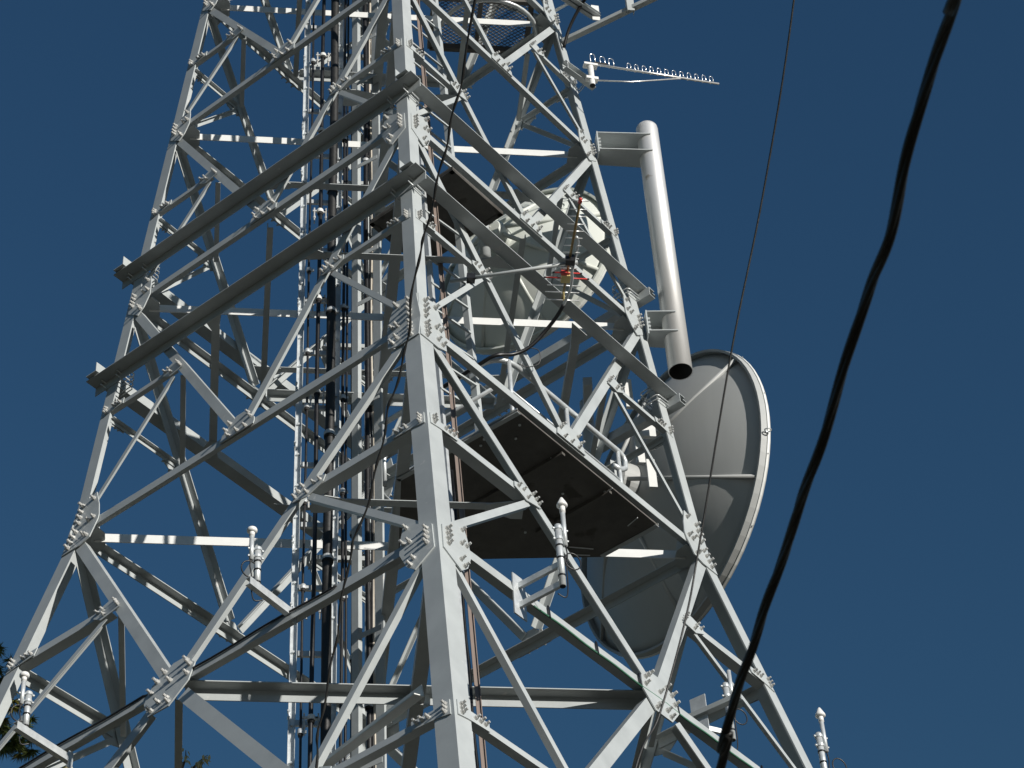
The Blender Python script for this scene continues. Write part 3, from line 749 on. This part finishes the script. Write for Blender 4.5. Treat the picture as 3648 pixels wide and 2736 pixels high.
one('clamp', BLACK, ry, lambda bm: box(bm, V((.60, -2.485, 18.62)), .08, .08, .07))
cx_ = thing('coax_cable', V((1.5, -2.4, 18.5)), 'black coax drooping from the small brass antenna to the handrail', 'cable')
pc = [(1.575, -3.05, 18.66), (1.60, -2.95, 18.68), (1.60, -2.80, 18.68), (1.575, -2.66, 18.60), (1.585, -2.55, 18.58), (1.57, -2.42, 18.54), (1.50, -2.25, 18.46), (1.40, -2.10, 18.38), (1.22, -2.0, 18.20), (1.05, -1.98, 18.10), (.86, -2.03, 18.02), (.70, -1.92, 17.99), (.40, -1.62, 17.98), (.1, -1.32, 17.98)]
pcs = smooth_path(pc, 6)
one('sheath', BLACK, cx_, lambda bm: tube(bm, pcs[34:], .020, 8), True)
one('sleeve', ZINC, cx_, lambda bm: tube(bm, pcs[:42], .016, 8), True)
def cloop(bm):
    c = V((1.20, -2.0, 18.18)); tube(bm, smooth_path([c, c + V((.10, .02, -.02)), c + V((.10, .05, -.16)), c + V((-.02, .05, -.22)), c + V((-.12, .02, -.2))], 5), .005, 6)
one('loop', BLACK, cx_, cloop, True)

# ------------------------------------------------------------------ small positioning antennas on stub pipes
def gps(p, ztop, axo, cone, label, glabel='small positioning antennas on the tower', loopside=1, arm=None, head=True):
    o = thing('positioning_antenna', p, label, 'antenna', glabel)
    H = ztop - p.z
    one('pipe', ZINC, o, lambda bm: tube(bm, [p - UP * .01, p + UP * (H * .68)], .029, 14), True)
    one('pipe_opening_shade', RADIO, o, lambda bm: tube(bm, [p - UP * .011, p - UP * .016], .025, 12))  # dark disc under the capped pipe, its inner shade as colour
    q = p + axo * .055
    one('sleeve', ZINC, o, lambda bm: tube(bm, [q + UP * (H * .46), q + UP * (H * .86)], .020, 12), True)
    for hh in (.52, .64):
      def cl(bm, hh=hh):
        lathe(bm, p + UP * H * hh, UP, [(.029, -.012), (.036, -.012), (.036, .012), (.029, .012)], 14); tube(bm, [p + UP * H * hh - axo * .05, q + UP * H * hh + axo * .03], .010, 8)
      one('clamp', ZINC, o, cl)
    if head:
        s = one('stem', WHITE, o, lambda bm: tube(bm, [q + UP * (H * .85), q + UP * (H * .93)], .024, 14), True)
        pr = [(0, .90), (.036, .905), (.046, .92), (.046, .935), (.040, .96), (.012, 1.055), (0, 1.075)] if cone else [(0, .90), (.032, .902), (.043, .92), (.044, .945), (.039, .965), (.02, .985), (0, .99)]
        one('radome', WHITE, o, lambda bm: lathe(bm, q, UP, [(r_, H * .93 + (h_ - .92) * .63) for r_, h_ in pr], 24), True)
    def wire(bm):
        pts = smooth_path([q + UP * H * .46, q + UP * H * .36 + axo * .01, p + axo * .05 + UP * H * .22, p + axo * .045 - UP * .02, p + axo * .02 - UP * .12, p - axo * .05 - UP * .10], 6); tube(bm, pts, .006, 6)
        c = p + axo * loopside * .11 + UP * H * .30
        tube(bm, [c + (axo * math.cos(a) * .07 + UP * math.sin(a) * .085) for a in [2 * math.pi * j / 18 for j in range(18)]], .006, 6, closed=True)
        for hh in (.1, .3, .44): lathe(bm, p + UP * H * hh, UP, [(.029, -.008), (.033, -.008), (.033, .008), (.029, .008)], 12)
    one('lead', BLACK, o, wire, True)
    if arm: arm(o)
    return o
NL = V((-S2, -S2, 0)); NR = V((S2, -S2, 0))
def arm_box(base, tip):
    def f(o):
        one('arm', ZINC, o, lambda bm: channel(bm, base + UP * .04, tip + UP * .04, -UP, V((-NL.y, NL.x, 0)) * -1, .075, .05, .006))
        one('strap', ZINC, o, lambda bm: bar(bm, base - UP * .10 + NL * .03, base + UP * .07 + NL * .03, NL, .05, .012))
    return f
g1 = V((-1.396, -3.301, 13.98))
gps(g1, 14.62, V((-.95, -.3, 0)).normalized(), False, 'small white round headed antenna on a stub pipe before the cable ladder', arm=arm_box(V((-1.06, -2.96, 13.99)), g1 + NL * .12 + V((.03, -.03, 0))), loopside=.6)
g2 = V((-3.292, -1.577, 13.76))
gps(g2, 14.38, V((-.95, -.3, 0)).normalized(), False, 'small white round headed antenna on a stub pipe beside the left leg', arm=arm_box(V((-2.90, -1.18, 13.77)), g2 + NL * .12 + V((.03, -.03, 0))), loopside=.6)
g3 = V((1.03, -3.75, 13.74))
def arm3(o):
    base = V((.72, -3.44, 13.75))
    for dz in (.02, .22):
        one('arm', ZINC, o, lambda bm, dz=dz: bar(bm, base + UP * dz, g3 + UP * (dz + .0), UP, .055, .03))
    one('plate', ZINC, o, lambda bm: bar(bm, base - UP * .10 - NR * .0, base + UP * .32, V((S2, S2, 0)), .16, .012))
gps(g3, 14.66, V((.95, .3, 0)).normalized(), True, 'small white cone topped antenna on two arms in front of the dark deck', arm=arm3)
g4 = V((2.90, -1.2, 14.12))
def arm4(o):
    one('arm', PAINT2, o, lambda bm: angle(bm, V((2.52, -1.19, 14.34)), V((2.92, -1.54, 14.34)), V((.6, .75, 0)), UP, .065, .05, .008))
    one('plate', ZINC, o, lambda bm: bar(bm, V((2.62, -1.22, 14.18)), V((2.62, -1.22, 14.56)), V((.75, -.65, 0)), .16, .012))
    one('arm', ZINC, o, lambda bm: bar(bm, V((2.66, -1.24, 14.20)), g4 + UP * .05, UP, .05, .03))
gps(g4, 15.02, V((.95, .3, 0)).normalized(), True, 'bare topped stub pipe antenna mount with looped black leads, crossed by the thick cable', arm=arm4, head=False)
g5 = V((3.60, -1.5, 13.42))
def arm5(o):
    one('arm', ZINC, o, lambda bm: bar(bm, V((3.10, -1.02, 13.5)), g5 + UP * .06, UP, .055, .04))
gps(g5, 14.24, V((.95, .3, 0)).normalized(), True, 'small white cone topped antenna alone against the sky, right of the tower foot', arm=arm5, loopside=1.5)

# thin leads clipped on the low beams
lead = thing('cable_run', V((-1, -3, 13.9)), 'thin black lead clipped along the lowest left beam', 'cable')
lp = [surf('FL', s, 13.934 + .03 + .01 * math.sin(s * 5), .008 - (.05 if 2.62 < s < 3.2 else 0)) for s in [.5 + .1 * k for k in range(44)]]
one('sheath', BLACK, lead, lambda bm: tube(bm, lp, .010, 6), True)
lead2 = thing('cable_run', V((1, -3, 13.9)), 'thin green lead strapped under the lowest right beam', 'cable')
lp = [surf('FR', s, 13.934 - .075 + .008 * math.sin(s * 9), .006) for s in [1.2 + .1 * k for k in range(36)]]
one('sheath', GREEN, lead2, lambda bm: tube(bm, lp, .010, 6), True)
one('strap', BLACK, lead2, lambda bm: [bar(bm, surf('FR', s, 13.85, .012), surf('FR', s, 14.0, .012), fdir('FR'), .02, .012) for s in (1.4, 2.05, 2.65, 3.2, 3.9, 4.5)])

# ------------------------------------------------------------------ frames at the top right
fr = thing('outrigger_frame', V((2.3, -.2, 25.6)), 'cut off outrigger frame of beams and tubes beyond the top of the right leg', 'frame')
one('beam', PAINT2, fr, lambda bm: channel(bm, V((2.22, -.06, 25.6)), V((3.6, -1.05, 25.6)), UP, V((.55, .83, 0)), .06, .07, .008))
one('post', PAINT2, fr, lambda bm: channel(bm, V((3.0, -.66, 25.55)), V((3.0, -.66, 26.6)), V((1, 0, 0)), V((0, 1, 0)), .09, .08, .008))
one('tube', ZINC, fr, lambda bm: tube(bm, [V((2.17, -.25, 26.0)), V((2.75, -.72, 26.0))], .02, 10), True)
for dx in (0, .14):
    one('arm', PAINT2, fr, lambda bm, dx=dx: channel(bm, V((2.16 + dx, -.52, 25.9)), V((2.66 + dx * .4, -.20 - dx * .3, 25.9)), UP, V((.5, -.86, 0)), .06, .05, .006))
one('end_plate', PAINTW, fr, lambda bm: bar(bm, V((2.68, -.27, 25.82)), V((2.68, -.27, 26.12)), V((1, .1, 0)), .10, .012))
one('cable', BLACK, fr, lambda bm: tube(bm, smooth_path([V((2.26, -.10, 25.45)), V((2.34, -.25, 25.7)), V((2.50, -.45, 25.95)), V((2.7, -.7, 26.1))], 6), .022, 8), True)

# ------------------------------------------------------------------ overhead lines
thick = [(-0.003, -15.48, 5.889), (0.008, -15.299, 5.948), (0.017, -15.096, 5.989), (0.014, -14.844, 5.988), (0.023, -14.581, 5.965), (0.019, -14.371, 5.985), (0.008, -14.131, 5.974), (-0.013, -13.853, 5.917), (-0.027, -13.634, 5.912), (-0.027, -13.433, 5.916), (-0.042, -13.22, 5.906), (-0.053, -13.006, 5.888), (-0.066, -12.799, 5.876), (-0.078, -12.575, 5.834), (-0.065, -12.388, 5.829)]
thick = [(.0, -17.6, 5.4)] + thick + [(-.10, -9.5, 5.7)]
tp = smooth_path(thick, 8)
oh = thing('overhead_cable', V(thick[0]), 'thick twisted black overhead cable sweeping down the right of the photo', 'cable')
def twist(bm, ph):
    n = len(tp); pts = []
    for i, p in enumerate(tp):
        d = (tp[min(i + 1, n - 1)] - tp[max(i - 1, 0)]).normalized(); u, v = frame_of(d); a = ph + i * .19
        pts.append(p + (u * math.cos(a) + v * math.sin(a)) * .0062)
    tube(bm, pts, .0092, 8)
for ph in (0, 2.09, 4.19): one('strand', BLACK2, oh, lambda bm, ph=ph: twist(bm, ph), True)
thin = [(1.62, -11.6, 13.9), (1.435, -10.527, 12.443), (1.277, -9.857, 11.582), (1.085, -9.368, 10.787), (0.892, -8.833, 9.841), (0.775, -8.79, 9.368), (0.6, -8.697, 8.824), (0.432, -8.74, 8.437), (.1, -8.7, 7.2)]
ow = thing('overhead_wire', V(thin[0]), 'thin straight black wire crossing the sky and the right leg', 'wire')
one('strand', BLACK2, ow, lambda bm: tube(bm, smooth_path(thin, 8), .0058, 8), True)
dang = [(-0.05, -9.6, 15.0), (-0.139, -8.929, 14.434), (-0.193, -8.562, 14.16), (-0.227, -8.368, 14.009), (-0.269, -8.199, 13.874), (-0.315, -8.031, 13.736), (-0.366, -7.842, 13.576), (-0.395, -7.702, 13.453), (-0.428, -7.585, 13.349), (-0.464, -7.38, 13.16), (-0.486, -7.223, 13.009), (-0.51, -7.09, 12.879), (-0.563, -6.935, 12.725), (-0.595, -6.826, 12.613), (-0.641, -6.654, 12.433), (-0.694, -6.485, 12.251), (-0.763, -6.319, 12.066), (-0.804, -6.217, 11.949), (-0.842, -6.057, 11.76), (-0.885, -5.883, 11.546), (-0.914, -5.75, 11.378), (-0.954, -5.583, 11.16), (-0.978, -5.457, 10.989), (-1.001, -5.317, 10.792), (-1.1, -4.9, 10.0)]
dw = thing('overhead_wire', V(dang[0]), 'kinked black wire hanging loosely in front of the front leg', 'wire')
dp = smooth_path(dang, 8)
dp = [p + V((math.sin(i * .42) * .008 + math.sin(i * .17) * .006, 0, 0)) for i, p in enumerate(dp)]
one('strand', BLACK2, dw, lambda bm: tube(bm, dp, [.0085 + .0022 * math.sin(i * .9) for i in range(len(dp))], 7), True)

# ------------------------------------------------------------------ trees
def atpx(x, y, D):
    d = (RX * ((x - 1824) / FPX) + DY * ((y - 1368) / FPX) + FW).normalized(); return CAM + d * D
def needle_cluster(vs_, fs_, p, r, n):
    for _ in range(n):
        d = V((random.gauss(0, 1), random.gauss(0, 1), random.gauss(0, .5) - .5)).normalized()
        L = r * random.uniform(.5, 1.0); s = d.cross(V((random.random(), random.random(), random.random()))).normalized() * .009
        b = len(vs_); vs_ += [p - s, p + s, p + d * L + V((0, 0, -L * .25)), ]; fs_.append((b, b + 1, b + 2))
def leaf(vs_, fs_, p, d, s, L, wd, droop):
    b = len(vs_); m = p + d * L * .45
    vs_ += [p, m + s * wd, p + d * L + V((0, 0, -droop)), m - s * wd, m + V((0, 0, -wd * .5))]
    fs_ += [(b, b + 1, b + 4), (b + 1, b + 2, b + 4), (b + 2, b + 3, b + 4), (b + 3, b, b + 4)]
def rawmesh(name, vs_, fs_, m, parent):
    o_ = wl(parent); me = bpy.data.meshes.new(name); me.from_pydata([tuple(V(v) - o_) for v in vs_], [], fs_); me.materials.append(m)
    o = bpy.data.objects.new(name, me); COL.objects.link(o); o.parent = parent; return o
# cedar at the left edge, mostly out of the picture
tip = V((-8.2, 3.6, 0))
ced = thing('conifer_tree', tip, 'dark green conifer whose branch tips show at the left edge behind the left leg', 'tree')
Ht = 19.3
one('trunk', BARK, ced, lambda bm: tube(bm, [tip, tip + UP * Ht * .5 + V((.1, 0, 0)), tip + UP * Ht], [.3, .19, .03], 10), True)
vs_, fs_ = [], []; brs = []
z = 3.0
while z < Ht - .3:
    R_ = .5 + 2.35 * (1 - z / Ht) ** .8
    for k in range(6):
        a = random.random() * 6.28; L = R_ * random.uniform(.75, 1.1)
        p0 = tip + UP * z; p1 = p0 + V((math.cos(a) * L, math.sin(a) * L, -L * .18 + .25)); brs.append((p0, p1))
        for j in range(int(L * 9)):
            t = random.uniform(.25, 1.0); q = p0.lerp(p1, t) + V((random.gauss(0, .16), random.gauss(0, .16), -random.random() * .25))
            needle_cluster(vs_, fs_, q, .26, 20)
    z += .42
# the tips the photo shows
for (x, y, s) in ((-20, 2360, 1), (5, 2420, 1), (25, 2400, .7), (10, 2350, .7), (50, 2480, .6), (15, 2560, 1), (30, 2540, .8), (5, 2600, 1), (45, 2625, 1), (70, 2640, 1), (85, 2600, .8), (100, 2580, .7), (60, 2600, .8), (20, 2640, 1), (-10, 2500, 1), (55, 2660, .8), (80, 2660, .7)):
    q = atpx(x, y, 27.5)
    for j in range(3): needle_cluster(vs_, fs_, q + V((random.gauss(0, .05), random.gauss(0, .1), random.gauss(0, .05))), .17 * s, 55)
rawmesh('crown', vs_, fs_, NEEDLE, ced)
one('branches', TWIG, ced, lambda bm: [tube(bm, [a, (a + b) / 2 + V((0, 0, .06)), b], [.035, .022, .006], 5) for a, b in brs])
# broadleaf tree whose top twigs reach the lower edge
def broadleaf(base, Ht, sprigs, label, seed, D):
    random.seed(seed)
    t_ = thing('broadleaf_tree', base, label, 'tree')
    one('trunk', BARK, t_, lambda bm: tube(bm, [base, base + V((.1, .05, Ht * .3)), base + V((-.05, 0, Ht * .62))], [.16, .11, .07], 10), True)
    vs_, fs_ = [], []; tw = []
    top_ = base + V((-.05, 0, Ht * .55))
    for k in range(70):
        a = random.random() * 6.28; q = top_ + V((math.cos(a) * random.uniform(.3, 1.6), math.sin(a) * random.uniform(.3, 1.6), random.uniform(-.25, .34) * Ht))
        if pix(q)[1] < 2790 and pix(q)[0] > -200: continue
        tw.append((base + V((0, 0, Ht * random.uniform(.35, .6))), q))
        for j in range(46):
            p = q + V((random.gauss(0, .34), random.gauss(0, .34), random.gauss(0, .28)))
            if pix(p)[1] < 2745: continue
            d = V((random.gauss(0, 1), random.gauss(0, 1), -.8)).normalized(); leaf(vs_, fs_, p, d, d.cross(UP).normalized(), .085, .022, .02)
    for (x0, y0, x1, y1, n) in sprigs:
        a, b = atpx(x0, y0, D), atpx(x1, y1, D); tw.append((top_, a)); tw.append((a, b))
        for j in range(n):
            p = a.lerp(b, random.uniform(.45, 1.0)) + V((random.gauss(0, .02), random.gauss(0, .02), random.gauss(0, .015)))
            d = V((random.gauss(0, .8), random.gauss(0, .5), -random.uniform(.6, 1.8))).normalized()
            fc = V((.5 + random.gauss(0, .45), -.8, .35 + random.gauss(0, .4))); leaf(vs_, fs_, p, d, d.cross(fc).normalized(), random.uniform(.055, .08), .019, .012)
    rawmesh('crown', vs_, fs_, LEAF, t_)
    one('branches', TWIG, t_, lambda bm: [tube(bm, [a, (a + b) / 2 + V((.03, 0, .05)), b], [.02, .010, .003], 5) for a, b in tw])
    random.seed(seed + 1)
b1 = atpx(690, 2800, 25.0)
broadleaf(V((b1.x, b1.y, 0)), b1.z + .3, ((640, 2760, 662, 2672, 9), (665, 2760, 740, 2690, 16), (645, 2750, 640, 2712, 5), (700, 2760, 720, 2705, 9)), 'small broadleaf tree whose top leaves poke up at the bottom edge beside a dark tie', 11, 25.0)
b2 = atpx(215, 2840, 25.0)
broadleaf(V((b2.x, b2.y, 0)), b2.z + .3, ((215, 2770, 222, 2712, 6), (225, 2770, 250, 2725, 6), (230, 2770, 240, 2705, 4)), 'small broadleaf tree whose tip shows under the left antenna arm', 23, 25.0)
